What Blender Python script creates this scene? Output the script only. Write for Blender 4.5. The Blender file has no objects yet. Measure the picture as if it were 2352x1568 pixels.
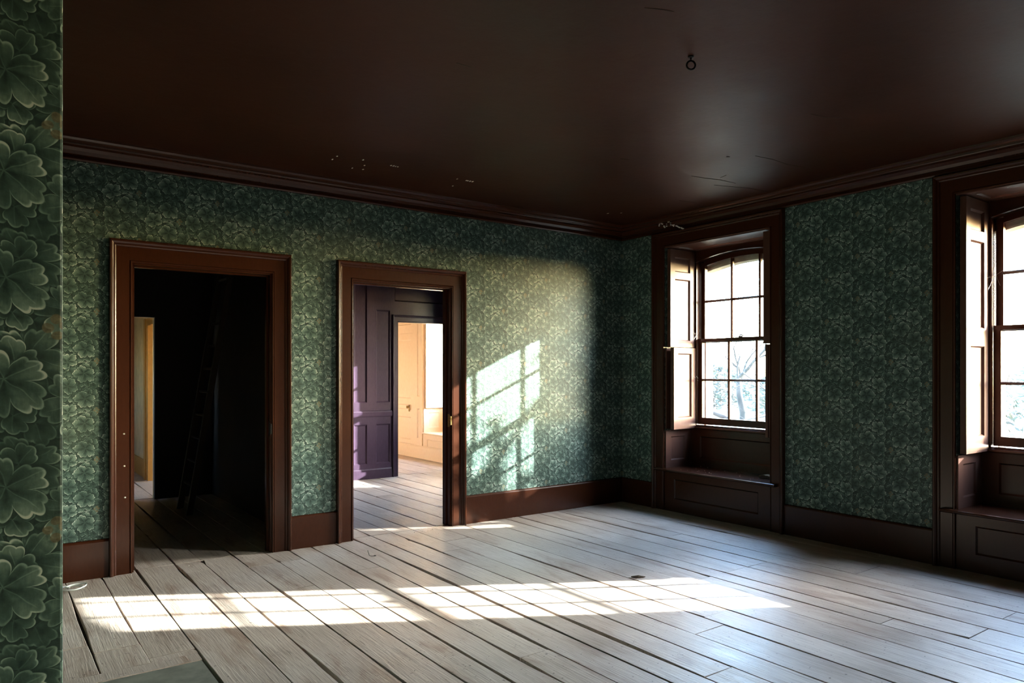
import bpy, math, random
from mathutils import Vector, Matrix
random.seed(7)
SC = bpy.context.scene
COL = SC.collection

# ------------------------------------------------------------------ camera
FOCAL_PX, CAM_H = 1664.0, 1.45
cam_d = bpy.data.cameras.new('camera'); cam = bpy.data.objects.new('camera', cam_d); COL.objects.link(cam)
cam_d.sensor_width = 36.0; cam_d.lens = 36.0*FOCAL_PX/2352.0
cam_d.shift_y = (853-784)/2352.0
cam_d.clip_start = .02; cam_d.clip_end = 500
cam.location = (-5.78, -5.84, CAM_H)
cam.rotation_euler = (math.pi/2, 0, math.radians(53.93-90))
SC.camera = cam

# ------------------------------------------------------------------ sky, sun, exposure
SUN_AZ, SUN_EL = math.radians(29.9), math.radians(20.6)      # azimuth measured from +x towards -y
to_sun = Vector((math.cos(SUN_EL)*math.cos(SUN_AZ), -math.cos(SUN_EL)*math.sin(SUN_AZ), math.sin(SUN_EL)))
w = bpy.data.worlds.new('sky'); SC.world = w; w.use_nodes = True
nt = w.node_tree; bg = nt.nodes['Background']
sky = nt.nodes.new('ShaderNodeTexSky'); sky.sky_type = 'NISHITA'; sky.sun_disc = False
sky.sun_elevation = SUN_EL; sky.sun_rotation = math.pi/2 + SUN_AZ
sky.air_density = 1.0; sky.dust_density = 1.0; sky.ozone_density = 1.5; sky.altitude = 50
nt.links.new(sky.outputs[0], bg.inputs[0]); bg.inputs[1].default_value = 2.6
sun_d = bpy.data.lights.new('sun', 'SUN'); sun_d.energy = 14.0; sun_d.angle = math.radians(0.5); sun_d.color = (1.0, .965, .92)
sun = bpy.data.objects.new('sun', sun_d); COL.objects.link(sun); sun.location = to_sun*40
sun.rotation_euler = (-to_sun).to_track_quat('-Z', 'Y').to_euler()
SC.view_settings.view_transform = 'Standard'; SC.view_settings.look = 'None'
SC.view_settings.gamma = 1.0; SC.view_settings.use_curve_mapping = False
SC.view_settings.exposure = 2.25
cy = SC.cycles
cy.max_bounces = 6; cy.diffuse_bounces = 4; cy.glossy_bounces = 2; cy.transmission_bounces = 6; cy.transparent_max_bounces = 12
cy.adaptive_threshold = .04; cy.sample_clamp_indirect = 6.0; cy.caustics_reflective = False; cy.caustics_refractive = False

WIN_Y = [-6.90, -4.09, -1.265, 1.62]                # windows of the x = 0 outside wall
PEACH_Y, PEACH_X = 4.13, .12
def portal(y, x, zc=1.77, h=1.75, wd=1.1, face=1):
    d = bpy.data.lights.new('window_portal', 'AREA'); d.shape = 'RECTANGLE'; d.size = wd; d.size_y = h
    d.cycles.is_portal = True
    o = bpy.data.objects.new('window_portal', d); COL.objects.link(o)
    o.location = (x, y, zc); o.rotation_euler = (math.pi/2, 0, face*math.pi/2)
for yy in WIN_Y: portal(yy, .60)
portal(PEACH_Y, .72)
portal(6.94, .72)

# ------------------------------------------------------------------ node helper
class V:
    def __init__(s, t, sock): s.t, s.k = t, sock
    def _m(s, op, *a):
        n = s.t.nodes.new('ShaderNodeMath'); n.operation = op
        for i, x in enumerate((s,)+a):
            if isinstance(x, V): s.t.links.new(x.k, n.inputs[i])
            else: n.inputs[i].default_value = x
        return V(s.t, n.outputs[0])
    def __add__(s, o): return s._m('ADD', o)
    __radd__ = __add__
    def __sub__(s, o): return s._m('SUBTRACT', o)
    def __rsub__(s, o): return s._m('MULTIPLY_ADD', -1.0, o)
    def __mul__(s, o): return s._m('MULTIPLY', o)
    __rmul__ = __mul__
    def __truediv__(s, o): return s._m('DIVIDE', o)
    def floor(s): return s._m('FLOOR')
    def abs(s): return s._m('ABSOLUTE')
    def sin(s): return s._m('SINE')
    def cos(s): return s._m('COSINE')
    def pow(s, e): return s._m('POWER', e)
    def sqrt(s): return s._m('SQRT')
    def fmod(s, e): return s._m('FLOORED_MODULO', e)
    def atan2(s, o): return s._m('ARCTAN2', o)
    def max(s, o): return s._m('MAXIMUM', o)
    def min(s, o): return s._m('MINIMUM', o)
    def smooth(s, a, b, lo=0., hi=1.):
        n = s.t.nodes.new('ShaderNodeMapRange'); n.interpolation_type = 'SMOOTHSTEP'
        s.t.links.new(s.k, n.inputs[0])
        for i, x in ((1, a), (2, b), (3, lo), (4, hi)): n.inputs[i].default_value = x
        return V(s.t, n.outputs[0])
    def lin(s, a, b, lo=0., hi=1.):
        n = s.t.nodes.new('ShaderNodeMapRange'); s.t.links.new(s.k, n.inputs[0])
        for i, x in ((1, a), (2, b), (3, lo), (4, hi)): n.inputs[i].default_value = x
        return V(s.t, n.outputs[0])
def combine(t, *a):
    n = t.nodes.new('ShaderNodeCombineXYZ')
    for i, x in enumerate(a):
        if isinstance(x, V): t.links.new(x.k, n.inputs[i])
        else: n.inputs[i].default_value = x
    return n.outputs[0]
def noise(t, vec, scale, detail=3, rough=.5, dist=0.):
    n = t.nodes.new('ShaderNodeTexNoise'); t.links.new(vec, n.inputs['Vector'])
    n.inputs['Scale'].default_value = scale; n.inputs['Detail'].default_value = detail
    n.inputs['Roughness'].default_value = rough; n.inputs['Distortion'].default_value = dist
    return V(t, n.outputs['Fac'])
def ramp(t, v, stops):
    n = t.nodes.new('ShaderNodeValToRGB'); t.links.new(v.k, n.inputs[0]); e = n.color_ramp.elements
    while len(e) < len(stops): e.new(.5)
    for i, (p, c) in enumerate(stops): e[i].position = p; e[i].color = (*c, 1)
    return n.outputs[0]
def mixc(t, f, a, b):
    n = t.nodes.new('ShaderNodeMix'); n.data_type = 'RGBA'
    for i, x in ((0, f), (6, a), (7, b)):
        if isinstance(x, V): t.links.new(x.k, n.inputs[i])
        elif isinstance(x, tuple): n.inputs[i].default_value = (*x, 1)
        elif isinstance(x, float): n.inputs[i].default_value = x
        else: t.links.new(x, n.inputs[i])
    return n.outputs[2]
def coords(t, kind='UV', scale=(1, 1, 1)):
    n = t.nodes.new('ShaderNodeTexCoord'); o = n.outputs[kind]
    if scale != (1, 1, 1):
        m = t.nodes.new('ShaderNodeMapping'); m.inputs['Scale'].default_value = scale; t.links.new(o, m.inputs[0]); o = m.outputs[0]
    return o
def new_mat(name):
    m = bpy.data.materials.new(name); m.use_nodes = True; t = m.node_tree; return m, t, t.nodes['Principled BSDF']
def setp(t, b, **k):
    for n, x in k.items():
        s = b.inputs[n.replace('_', ' ')]
        if isinstance(x, V): t.links.new(x.k, s)
        elif isinstance(x, tuple): s.default_value = (*x, 1)
        elif isinstance(x, (int, float)): s.default_value = x
        else: t.links.new(x, s)
def bump(t, b, h, dist=.002, strength=1.):
    n = t.nodes.new('ShaderNodeBump'); n.inputs['Distance'].default_value = dist; n.inputs['Strength'].default_value = strength
    t.links.new(h.k, n.inputs['Height']); t.links.new(n.outputs[0], b.inputs['Normal'])

# ------------------------------------------------------------------ materials
TW, TH = .27, .347           # wallpaper repeat, half drop
def mat_wallpaper():
    m, t, b = new_mat('leaf_wallpaper')
    uv = coords(t); s = t.nodes.new('ShaderNodeSeparateXYZ'); t.links.new(uv, s.inputs[0])
    wob = noise(t, uv, 22, 1); wob2 = noise(t, uv, 25, 1)
    X = V(t, s.outputs[0]) + (wob-.5)*.012 + .115; Y = V(t, s.outputs[1]) + (wob2-.5)*.012
    fine = noise(t, uv, 90, 2, .6)
    val = fine.lin(.3, .7, .03, .12)
    #        n  m  offset        radius jitter  angle (base, spread)   bright seed lobes
    layers = [(2, 4, (.07, .06), .060, .016, 1.5, 5., .56, 2, 2.5),
              (3, 4, (.055, .07), .048, .014, 1.0, 6., .60, 11, 1.5), (2, 2, (.0, .02), .074, .026, 2.4, 2.6, .68, 3, 2.5),
              (2, 2, (.067, .087), .070, .026, 1.2, 4., .72, 4, 2.5),
              (2, 4, (.02, .05), .042, .014, .0, 6.28, .76, 12, 1.5), (1, 2, (.10, .045), .084, .020, 2.7, 1.4, .84, 6, 2.5),
              (1, 2, (.21, .12), .078, .024, 5.2, 1.8, .90, 8, 2.5)]
    vst = noise(t, coords(t, 'UV', (1, .16, 1)), 260, 2, .5)
    for n, mm, off, rad, jit, a0, asp, br, seed, lob in layers:
        cw, ch = TW/n, TH/mm
        px, py = (X+off[0])/cw, (Y+off[1])/ch
        ix, iy = px.floor(), py.floor()
        c = (ix/float(n)).floor()
        wx_, wy_ = ix-c*float(n), (iy-c*(mm/2.)).fmod(float(mm))
        wn = t.nodes.new('ShaderNodeTexWhiteNoise'); wn.noise_dimensions = '3D'
        t.links.new(combine(t, wx_, wy_, float(seed)*3.7), wn.inputs[0])
        sp = t.nodes.new('ShaderNodeSeparateColor'); t.links.new(wn.outputs['Color'], sp.inputs[0])
        r, g, bl = (V(t, sp.outputs[i]) for i in range(3))
        qx = (px-ix-.5)*cw + (g-.5)*jit; qy = (py-iy-.5)*ch + (bl-.5)*jit
        ang = r*asp + a0
        ca, sa = ang.cos(), ang.sin()
        lx, ly = (ca*qx + sa*qy)/rad, (ca*qy - sa*qx)/rad*(bl*.35+.95) + .12
        rho = (lx*lx + ly*ly).sqrt(); th = lx.atan2(ly)
        c25 = th*lob + lx*.35
        lobe = c25.cos().abs().pow(.42)
        scal = 1. - (th*(lob*3.) + lx*.8).cos().abs()
        R = (lobe*.44 + .52) * (1. - scal*.13) * (1. - (th*th)*.030)
        d = R - rho
        mask = d.smooth(.0, .03)
        rim = d.smooth(.03, .11, 1., 0.)
        vein = (c25.sin().abs()*rho).smooth(.012, .05, 1., 0.) * rho.smooth(.6, .85, 1., 0.)
        half = c25.sin() * c25.cos()
        body = rho.smooth(.1, .9, .12, .52) + half*.22 + (fine-.5)*.30 + (vst-.5)*.35*rho
        lv = (body + rim*(.50+half*.4) + vein*.20) * br
        sh = d.smooth(-.20, .0, 1., .42)
        val = val*sh
        n_ = t.nodes.new('ShaderNodeMix'); n_.data_type = 'FLOAT'
        t.links.new(mask.k, n_.inputs[0]); t.links.new(val.k, n_.inputs[2]); t.links.new(lv.k, n_.inputs[3])
        val = V(t, n_.outputs[0])
    mod = (X*(math.pi/TW)).cos()*((Y+.05)*(2*math.pi/TH)).cos()
    val = val*(mod*.34+1.02)
    col = ramp(t, val, [(0., (.018, .034, .030)), (.22, (.050, .088, .074)), (.5, (.138, .205, .172)), (.75, (.255, .340, .290)), (1., (.48, .53, .47))])
    # berries in small groups
    def berries(off, rad):
        px, py = (X+off[0])/TW, (Y+off[1])/(TH)
        c = px.floor(); fx = (px-c-.5)*TW; q = py - c*.5; fy = (q-q.floor()-.5)*TH
        out = None
        for dx, dy in ((-.012, .0), (.011, .004), (.001, -.014), (.0, .015)):
            d = ((fx-dx)*(fx-dx) + (fy-dy)*(fy-dy)).sqrt()
            k = d.smooth(rad*.8, rad, 1., 0.)
            out = k if out is None else out.max(k)
        return out
    bm = berries((.03, .21), .009)
    bcol = ramp(t, fine, [(.3, (.10, .085, .05)), (.7, (.20, .17, .10))])
    col = mixc(t, bm*.85, col, bcol)
    big = noise(t, uv, 1.3, 2)
    col = mixc(t, big.smooth(.45, .8, 0., .18), col, (.12, .14, .10))
    setp(t, b, Base_Color=col, Roughness=big.lin(.3, .7, .40, .50), Specular_IOR_Level=.22)
    bump(t, b, fine, .0012, .5)
    return m
def mat_paint(name, c0, c1, rough=(.25, .42), bdist=.0012, spec=.28, streak=(1, 1, .3)):
    m, t, b = new_mat(name)
    o = coords(t, 'Object'); os_ = coords(t, 'Object', streak)
    n1 = noise(t, o, 5, 2, .6); n2 = noise(t, os_, 55, 2, .6)
    f = (n1*.2 + n2*.8).lin(.2, .8)
    col = mixc(t, f, c0, c1)
    setp(t, b, Base_Color=col, Roughness=(rough[0]+rough[1])/2, Specular_IOR_Level=spec)
    bump(t, b, n2*.6, bdist, .16)
    return m
def mat_floor():
    m, t, b = new_mat('worn_floorboard')
    oi = t.nodes.new('ShaderNodeObjectInfo'); rnd = V(t, oi.outputs['Random'])
    tc = t.nodes.new('ShaderNodeTexCoord'); s = t.nodes.new('ShaderNodeSeparateXYZ'); t.links.new(tc.outputs['UV'], s.inputs[0])
    X, Y = V(t, s.outputs[0]), V(t, s.outputs[1])
    p = combine(t, X, Y, rnd*40.)
    ps = combine(t, X*1.0, Y*.045, rnd*40.); pm = combine(t, X, Y*.22, rnd*40.)
    grain = noise(t, ps, 150, 2, .65, .4); grain2 = noise(t, ps, 38, 3, .6, 1.2)
    blot = noise(t, pm, 6.5, 4, .62, .6); dust = noise(t, p, 2.2, 3, .6)
    base = ramp(t, (grain*.35 + grain2*.35 + dust*.45).lin(.3, .85), [(0., (.165, .112, .078)), (.35, (.40, .325, .27)), (.7, (.565, .485, .42)), (1., (.68, .605, .54))])
    col = mixc(t, rnd.lin(0., 1., 0., .45), base, (.34, .285, .245))
    col = mixc(t, blot.smooth(.50, .70, 0., .62), col, (.23, .135, .088))
    col = mixc(t, grain2.smooth(.60, .74, 0., .55), col, (.10, .066, .048))
    spots = noise(t, p, 55, 1, .5)
    col = mixc(t, spots.smooth(.70, .76, 0., .7), col, (.07, .045, .032))
    setp(t, b, Base_Color=col, Roughness=(dust*.5+grain2*.4).lin(.25, .65, .33, .58), Specular_IOR_Level=.7)
    bump(t, b, grain*.8 + grain2*1.2, .0022, .75)
    return m
def mat_plain(name, c, rough=.6, metal=0., var=.25, scale=20, bd=.001, spec=.5):
    m, t, b = new_mat(name)
    o = coords(t, 'Object'); n = noise(t, o, scale, 4, .6)
    dark = tuple(x*(1-var) for x in c); light = tuple(min(1, x*(1+var)) for x in c)
    setp(t, b, Base_Color=mixc(t, n.smooth(.3, .7), dark, light), Roughness=rough, Metallic=metal, Specular_IOR_Level=spec)
    bump(t, b, n, bd, .6)
    return m
def mat_ceiling():
    m, t, b = new_mat('dark_gloss_ceiling')
    uv = coords(t); n1 = noise(t, uv, .9, 2); n2 = noise(t, uv, 9, 3, .6)
    s = t.nodes.new('ShaderNodeSeparateXYZ'); t.links.new(uv, s.inputs[0])
    col = mixc(t, n1.smooth(.3, .7), (.026, .0062, .0024), (.038, .0096, .0040))
    setp(t, b, Base_Color=col, Roughness=n1.lin(.3, .7, .46, .56), Specular_IOR_Level=.24, Specular_Tint=(1., .78, .60))
    bump(t, b, n2*1.0 + n1*2.5, .003, .55)
    return m
def mat_glass():
    m, t, b = new_mat('dusty_old_glass'); t.nodes.remove(b)
    out = t.nodes['Material Output']
    uv = coords(t); n = noise(t, uv, 6., 2, .6)
    tr = t.nodes.new('ShaderNodeBsdfTransparent'); tr.inputs[0].default_value = (.93, .97, .96, 1)
    tl = t.nodes.new('ShaderNodeBsdfTranslucent'); tl.inputs[0].default_value = (.80, .86, .92, 1)
    gl = t.nodes.new('ShaderNodeBsdfGlossy'); gl.inputs['Roughness'].default_value = .06
    a = t.nodes.new('ShaderNodeMixShader'); c = t.nodes.new('ShaderNodeMixShader')
    t.links.new(n.smooth(.3, .75, .0008, .007).k, a.inputs[0]); t.links.new(tr.outputs[0], a.inputs[1]); t.links.new(tl.outputs[0], a.inputs[2])
    c.inputs[0].default_value = .05; t.links.new(a.outputs[0], c.inputs[1]); t.links.new(gl.outputs[0], c.inputs[2])
    t.links.new(c.outputs[0], out.inputs[0])
    return m
M = {}
M['paper'] = mat_wallpaper()
M['brown'] = mat_paint('brown_gloss_paint', (.036, .0100, .0040), (.044, .0128, .0052), (.22, .30))
M['shutter'] = mat_paint('brown_shutter_paint', (.072, .031, .021), (.095, .043, .030), (.30, .38), spec=.2)
M['purple'] = mat_paint('plum_paint', (.034, .019, .036), (.056, .033, .058), (.24, .40))
M['peach'] = mat_paint('peach_paint', (.84, .62, .43), (.92, .73, .55), (.4, .6))
M['cream'] = mat_plain('cream_distemper', (.58, .46, .28), .8, var=.12, scale=6)
M['ochre'] = mat_paint('ochre_paint', (.42, .22, .06), (.55, .30, .09), (.35, .5))
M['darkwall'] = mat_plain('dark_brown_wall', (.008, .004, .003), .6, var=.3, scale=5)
M['floor'] = mat_floor()
M['sub'] = mat_plain('underfloor_dust', (.020, .014, .010), .95, var=.4)
M['ceil'] = mat_ceiling()
M['glass'] = mat_glass()
M['slate'] = mat_plain('hearth_slate', (.165, .165, .135), .55, var=.22, scale=9)
M['stone'] = mat_plain('pale_stone', (.42, .39, .33), .9, var=.18, scale=8, bd=.01)
M['brass'] = mat_plain('worn_brass', (.42, .26, .09), .38, 1., var=.3, scale=60)
M['iron'] = mat_plain('black_iron', (.012, .010, .009), .45, .6)
M['paint_white'] = mat_plain('bare_plaster_and_glint', (.70, .66, .58), .8, var=.1)
M['ribbon'] = mat_plain('white_plastic_strip', (.62, .64, .62), .25, var=.08)
M['oldwood'] = mat_paint('old_ladder_wood', (.022, .015, .010), (.045, .032, .02), (.6, .8))
M['bark'] = mat_plain('grey_bark', (.009, .0085, .008), .9, var=.4, scale=8, bd=.01)
M['leafgreen'] = mat_plain('shrub_leaf', (.012, .021, .005), .5, var=.4, scale=3)
M['dryleaf'] = mat_plain('dry_leaf', (.30, .22, .11), .7, var=.3, scale=40)
M['grass'] = mat_plain('rough_grass', (.008, .011, .005), .95, var=.4, scale=1.5, bd=.03)
M['web'] = mat_plain('cobweb_thread', (.75, .75, .75), .6, var=.05)
M['card'] = mat_plain('debris_dark', (.05, .035, .025), .8)

# ------------------------------------------------------------------ mesh builder
class MB:
    def __init__(s): s.v, s.f = [], []
    def add(s, vs, fs):
        o = len(s.v); s.v += [tuple(v) for v in vs]; s.f += [tuple(i+o for i in f) for f in fs]; return s
    def box(s, x0, x1, y0, y1, z0, z1):
        x0, x1 = sorted((x0, x1)); y0, y1 = sorted((y0, y1)); z0, z1 = sorted((z0, z1))
        return s.add([(x0,y0,z0),(x1,y0,z0),(x1,y1,z0),(x0,y1,z0),(x0,y0,z1),(x1,y0,z1),(x1,y1,z1),(x0,y1,z1)],
                     [(0,3,2,1),(4,5,6,7),(0,1,5,4),(1,2,6,5),(2,3,7,6),(3,0,4,7)])
    def rings(s, rs, closed=True, caps=True):
        n = len(rs[0]); vs = [p for r in rs for p in r]; fs = []
        for a in range(len(rs)-1):
            for i in range(n if closed else n-1):
                j = (i+1) % n; fs.append((a*n+i, a*n+j, (a+1)*n+j, (a+1)*n+i))
        if caps: fs += [tuple(range(n-1, -1, -1)), tuple(range((len(rs)-1)*n, len(rs)*n))]
        return s.add(vs, fs)
    def tube(s, pts, rads, n=6, caps=True):
        pts = [Vector(p) for p in pts]
        if not isinstance(rads, (list, tuple)): rads = [rads]*len(pts)
        rs = []; up = None
        for i, p in enumerate(pts):
            d = (pts[min(i+1, len(pts)-1)] - pts[max(i-1, 0)])
            d = d.normalized() if d.length > 1e-9 else Vector((0, 0, 1))
            if up is None: up = d.orthogonal().normalized()
            else:
                up = up - d*up.dot(d); up = up.normalized() if up.length > 1e-6 else d.orthogonal().normalized()
            sd = d.cross(up)
            rs.append([p + (up*math.cos(2*math.pi*k/n) + sd*math.sin(2*math.pi*k/n))*rads[i] for k in range(n)])
        return s.rings(rs, True, caps)
    def build(s, name, mat, parent=None, smooth=False, recalc=True):
        me = bpy.data.meshes.new(name); me.from_pydata(s.v, [], s.f)
        if recalc:
            import bmesh
            bm = bmesh.new(); bm.from_mesh(me); bmesh.ops.recalc_face_normals(bm, faces=bm.faces); bm.to_mesh(me); bm.free()
        uv = me.uv_layers.new(name='UVMap'); me.update()
        for p in me.polygons:
            a = [abs(c) for c in p.normal]; k = a.index(max(a))
            for li in p.loop_indices:
                c = me.vertices[me.loops[li].vertex_index].co
                uv.data[li].uv = (c.y, c.z) if k == 0 else (c.x, c.z) if k == 1 else (c.x, c.y)
            p.use_smooth = smooth
        me.materials.append(mat)
        o = bpy.data.objects.new(name, me); COL.objects.link(o)
        if parent: o.parent = parent
        return o
def tag(o, label, cat, group=None, kind=None):
    if label: o['label'] = label
    if cat: o['category'] = cat
    if group: o['group'] = group
    if kind: o['kind'] = kind
    return o
def empty(name, loc=(0, 0, 0)):
    o = bpy.data.objects.new(name, None); COL.objects.link(o); o.location = loc; o.empty_display_size = .1; return o
def struct(o, label, cat): return tag(o, label, cat, kind='structure')

# a swept moulding: profile (u outwards, v proud) run along a path in a plane frame
def sweep(mb, prof, path, normal):
    """path: list of (point, outward dir scaled for the mitre); normal: proud direction"""
    rs = [[Vector(p) + Vector(o)*u + Vector(normal)*v for u, v in prof] for p, o in path]
    mb.rings(rs, True, True)
ARCH = [(0, 0), (0, .016), (.004, .021), (.010, .021), (.014, .014), (.018, .018), (.022, .018), (.100, .019), (.104, .026),
        (.110, .030), (.116, .030), (.121, .040), (.130, .048), (.140, .050), (.147, .044), (.148, 0)]
def panel_frame(mb, a0, a1, b0, b1, openings, place, t0=0., t1=.02, chamf=.012):
    """flat board a0..a1 x b0..b1 with recessed panels and a chamfered edge; place(a,b,d) -> point; d grows towards the viewer"""
    As = sorted({a0, a1, *[o[0] for o in openings], *[o[1] for o in openings]})
    Bs = sorted({b0, b1, *[o[2] for o in openings], *[o[3] for o in openings]})
    for i in range(len(As)-1):
        for j in range(len(Bs)-1):
            ca, cb = (As[i]+As[i+1])/2, (Bs[j]+Bs[j+1])/2
            if any(o[0] < ca < o[1] and o[2] < cb < o[3] for o in openings): continue
            mb.add([place(As[i], Bs[j], t1), place(As[i+1], Bs[j], t1), place(As[i+1], Bs[j+1], t1), place(As[i], Bs[j+1], t1)], [(0, 1, 2, 3)])
    for (p, q) in (((a0, b0), (a1, b0)), ((a1, b0), (a1, b1)), ((a1, b1), (a0, b1)), ((a0, b1), (a0, b0))):
        mb.add([place(*p, t0), place(*q, t0), place(*q, t1), place(*p, t1)], [(0, 1, 2, 3)])
    for (x0, x1, y0, y1) in openings:
        c = chamf; out = [(x0, y0), (x1, y0), (x1, y1), (x0, y1)]
        m1 = [(x0+c*.35, y0+c*.35), (x1-c*.35, y0+c*.35), (x1-c*.35, y1-c*.35), (x0+c*.35, y1-c*.35)]
        inn = [(x0+c, y0+c), (x1-c, y0+c), (x1-c, y1-c), (x0+c, y1-c)]
        dm = t1-(t1-t0)*.25; dl = t0 + (t1-t0)*.3
        vs = [place(*p, t1) for p in out] + [place(*p, dm) for p in m1] + [place(*p, dl) for p in inn]
        fs = [(i, (i+1) % 4, 4+(i+1) % 4, 4+i) for i in range(4)] + [(4+i, 4+(i+1) % 4, 8+(i+1) % 4, 8+i) for i in range(4)]
        mb.add(vs, fs)
def panel_fill(x0, x1, y0, y1, place, d, chamf=.012):
    c = chamf - .0005
    mb = MB()
    f = [place(x0+c, y0+c, d), place(x1-c, y0+c, d), place(x1-c, y1-c, d), place(x0+c, y1-c, d)]
    g = [place(x0+c, y0+c, d-.004), place(x1-c, y0+c, d-.004), place(x1-c, y1-c, d-.004), place(x0+c, y1-c, d-.004)]
    mb.rings([g, f]); return mb
def panelled(name, parent, mat, a0, a1, b0, b1, openings, place, t0=0., t1=.02, chamf=.012):
    mb = MB(); panel_frame(mb, a0, a1, b0, b1, openings, place, t0, t1, chamf)
    mb.add([place(a0, b0, t0), place(a1, b0, t0), place(a1, b1, t0), place(a0, b1, t0)], [(0, 3, 2, 1)])
    o = mb.build(name, mat, parent)
    for op in openings: panel_fill(*op, place, t0+(t1-t0)*.3, chamf).build('panel', mat, o)
    return o

# ------------------------------------------------------------------ shell
H = 3.05
D1, D2, DTOP = (-4.920, -3.915), (-3.225, -2.237), 2.235
def wall_y(name, y0, y1, x0, x1, holes, mat, z1=H, label='', cat='wall'):
    mb = MB(); xs = x0
    for a, b, zt in sorted(holes):
        mb.box(xs, a, y0, y1, 0, z1); mb.box(a, b, y0, y1, zt, z1); xs = b
    mb.box(xs, x1, y0, y1, 0, z1)
    return struct(mb.build(name, mat), label, cat)
def wall_x(name, x0, x1, y0, y1, holes, mat, z1=H, label='', cat='wall', zb=0.):
    mb = MB(); ys = y0
    for a, b, z0, zt in sorted(holes):
        mb.box(x0, x1, ys, a, zb, z1); mb.box(x0, x1, a, b, zt, z1)
        if z0 > zb: mb.box(x0, x1, a, b, zb, z0)
        ys = b
    mb.box(x0, x1, ys, y1, zb, z1)
    return struct(mb.build(name, mat), label, cat)
wall_y('wall_back', 0, .06, -6.3, 0, [(*D1, DTOP), (*D2, DTOP)], M['paper'], label='green leaf papered wall with the two doorways', cat='wall')
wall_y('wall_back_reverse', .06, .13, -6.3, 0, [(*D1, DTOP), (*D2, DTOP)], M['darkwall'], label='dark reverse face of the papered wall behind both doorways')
HW = .635
WH = [(c-HW, c+HW, 0., 2.765) for c in WIN_Y]
wall_x('wall_right', 0, .55, -8.3, .06, WH[:3], M['paper'], label='green leaf papered outside wall holding the tall windows')
wall_x('wall_plum_room_side', 0, .55, .06, 3.30, WH[3:], M['purple'], label='plum painted outside wall of the room beyond the right doorway')
wall_x('wall_peach_room_side', PEACH_X, .67, 3.30, 8.5, [(PEACH_Y-HW, PEACH_Y+HW, 0, 2.765), (6.94-HW, 6.94+HW, 0, 2.765)], M['peach'], label='peach painted outside wall in the farthest room')
wall_x('wall_left', -6.5, -6.3, -8.3, 3.2, [], M['paper'], label='green leaf papered wall behind the chimney breast')
ce = .0045; mb = MB(); mb.rings([[(-6.3, -4.37, z), (-5.67-ce, -4.37, z), (-5.67-ce*.3, -4.37+ce*.3, z), (-5.67, -4.37+ce, z), (-5.67, -1.45, z), (-6.3, -1.45, z)] for z in (0, H)])
struct(mb.build('wall_chimney_breast', M['paper']), 'green leaf papered chimney breast corner close to the camera at far left', 'wall')
wall_y('wall_front', -8.5, -8.3, -6.5, .55, [], M['paper'], label='green leaf papered wall behind the camera')
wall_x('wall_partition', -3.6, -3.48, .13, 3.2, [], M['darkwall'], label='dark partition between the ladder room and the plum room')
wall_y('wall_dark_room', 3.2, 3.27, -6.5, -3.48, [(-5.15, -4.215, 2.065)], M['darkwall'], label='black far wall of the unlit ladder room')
PD = (-1.147, -.28, 2.135)
wall_y('wall_plum', 3.22, 3.27, -3.48, 0, [PD], M['purple'], label='plum panelled wall seen through the right doorway')
wall_y('wall_peach_near', 3.27, 3.33, -3.9, PEACH_X, [PD], M['peach'], label='peach painted near wall of the farthest room')
wall_x('wall_peach_left', -3.95, -3.85, 4.76, 8.5, [], M['peach'], label='peach painted inner wall of the farthest room')
wall_x('wall_corridor', -4.0, -3.95, 4.86, 8.5, [], M['cream'], label='cream corridor wall glimpsed through the left doorway')
wall_y('wall_end', 8.5, 8.7, -7.4, .67, [], M['peach'], label='peach painted end wall of the farthest room')
wall_x('wall_corridor_left', -7.4, -7.2, 3.27, 8.5, [(3.6, 4.0, 1.3, 2.1)], M['cream'], label='cream outside wall at the left end of the corridor')
wall_y('wall_corridor_near', 3.27, 3.33, -7.2, -3.9, [(-5.15, -4.215, 2.065)], M['cream'], label='cream near wall of the corridor behind the ladder room')
# corridor opening trim (far jamb, caught by the light)
mb = MB(); mb.box(-4.03, -3.84, 4.75, 4.86, 0, 2.15); mb.box(-4.05, -4.00, 4.86, 4.97, 0, 2.15); mb.box(-4.03, -3.84, 3.33, 4.75, 2.06, 2.15); mb.box(-4.0, -3.85, 3.33, 4.86, 2.15, H)
struct(mb.build('trim_1', M['ochre']), 'ochre painted door trim catching light down the corridor', 'trim')
mb = MB(); mb.box(-4.02, -4.0, 4.97, 8.5, 0, .24)
struct(mb.build('baseboard_corridor', M['ochre']), 'ochre skirting board along the cream corridor wall', 'baseboard')
mb = MB(); mb.box(-7.5, .8, -8.6, 8.8, H, H+.2)
ceiling = struct(mb.build('ceiling', M['ceil']), 'dark brown glossy painted ceiling', 'ceiling')
# outer stone skin with flat segmental arches over the windows
def stone_skin(name, x0, x1, ys, y0, y1, label):
    mb = MB(); cur = y0
    for c in sorted(ys):
        a, b = c-.565, c+.565
        mb.box(x0, x1, cur, a, -1.2, 3.6); mb.box(x0, x1, a, b, -1.2, .86)
        n = 10; vs = []
        for i in range(n+1):
            u = -1+2*i/n; y = c+u*.565; z = 2.53+.065*(1-u*u)
            vs += [(x0, y, z), (x1, y, z), (x1, y, 3.6), (x0, y, 3.6)]
        mb.rings([vs[i*4:i*4+4] for i in range(n+1)])
        cur = b
    mb.box(x0, x1, cur, y1, -1.2, 3.6)
    return struct(mb.build(name, M['stone']), label, 'wall')
stone_skin('wall_outer_stone', .58, .70, WIN_Y, -8.5, 3.3, 'pale stone window heads outside the glass')
stone_skin('wall_outer_stone_end', .70, .82, [PEACH_Y, 6.94], 3.3, 8.7, 'pale stone outside the farthest room')

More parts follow.
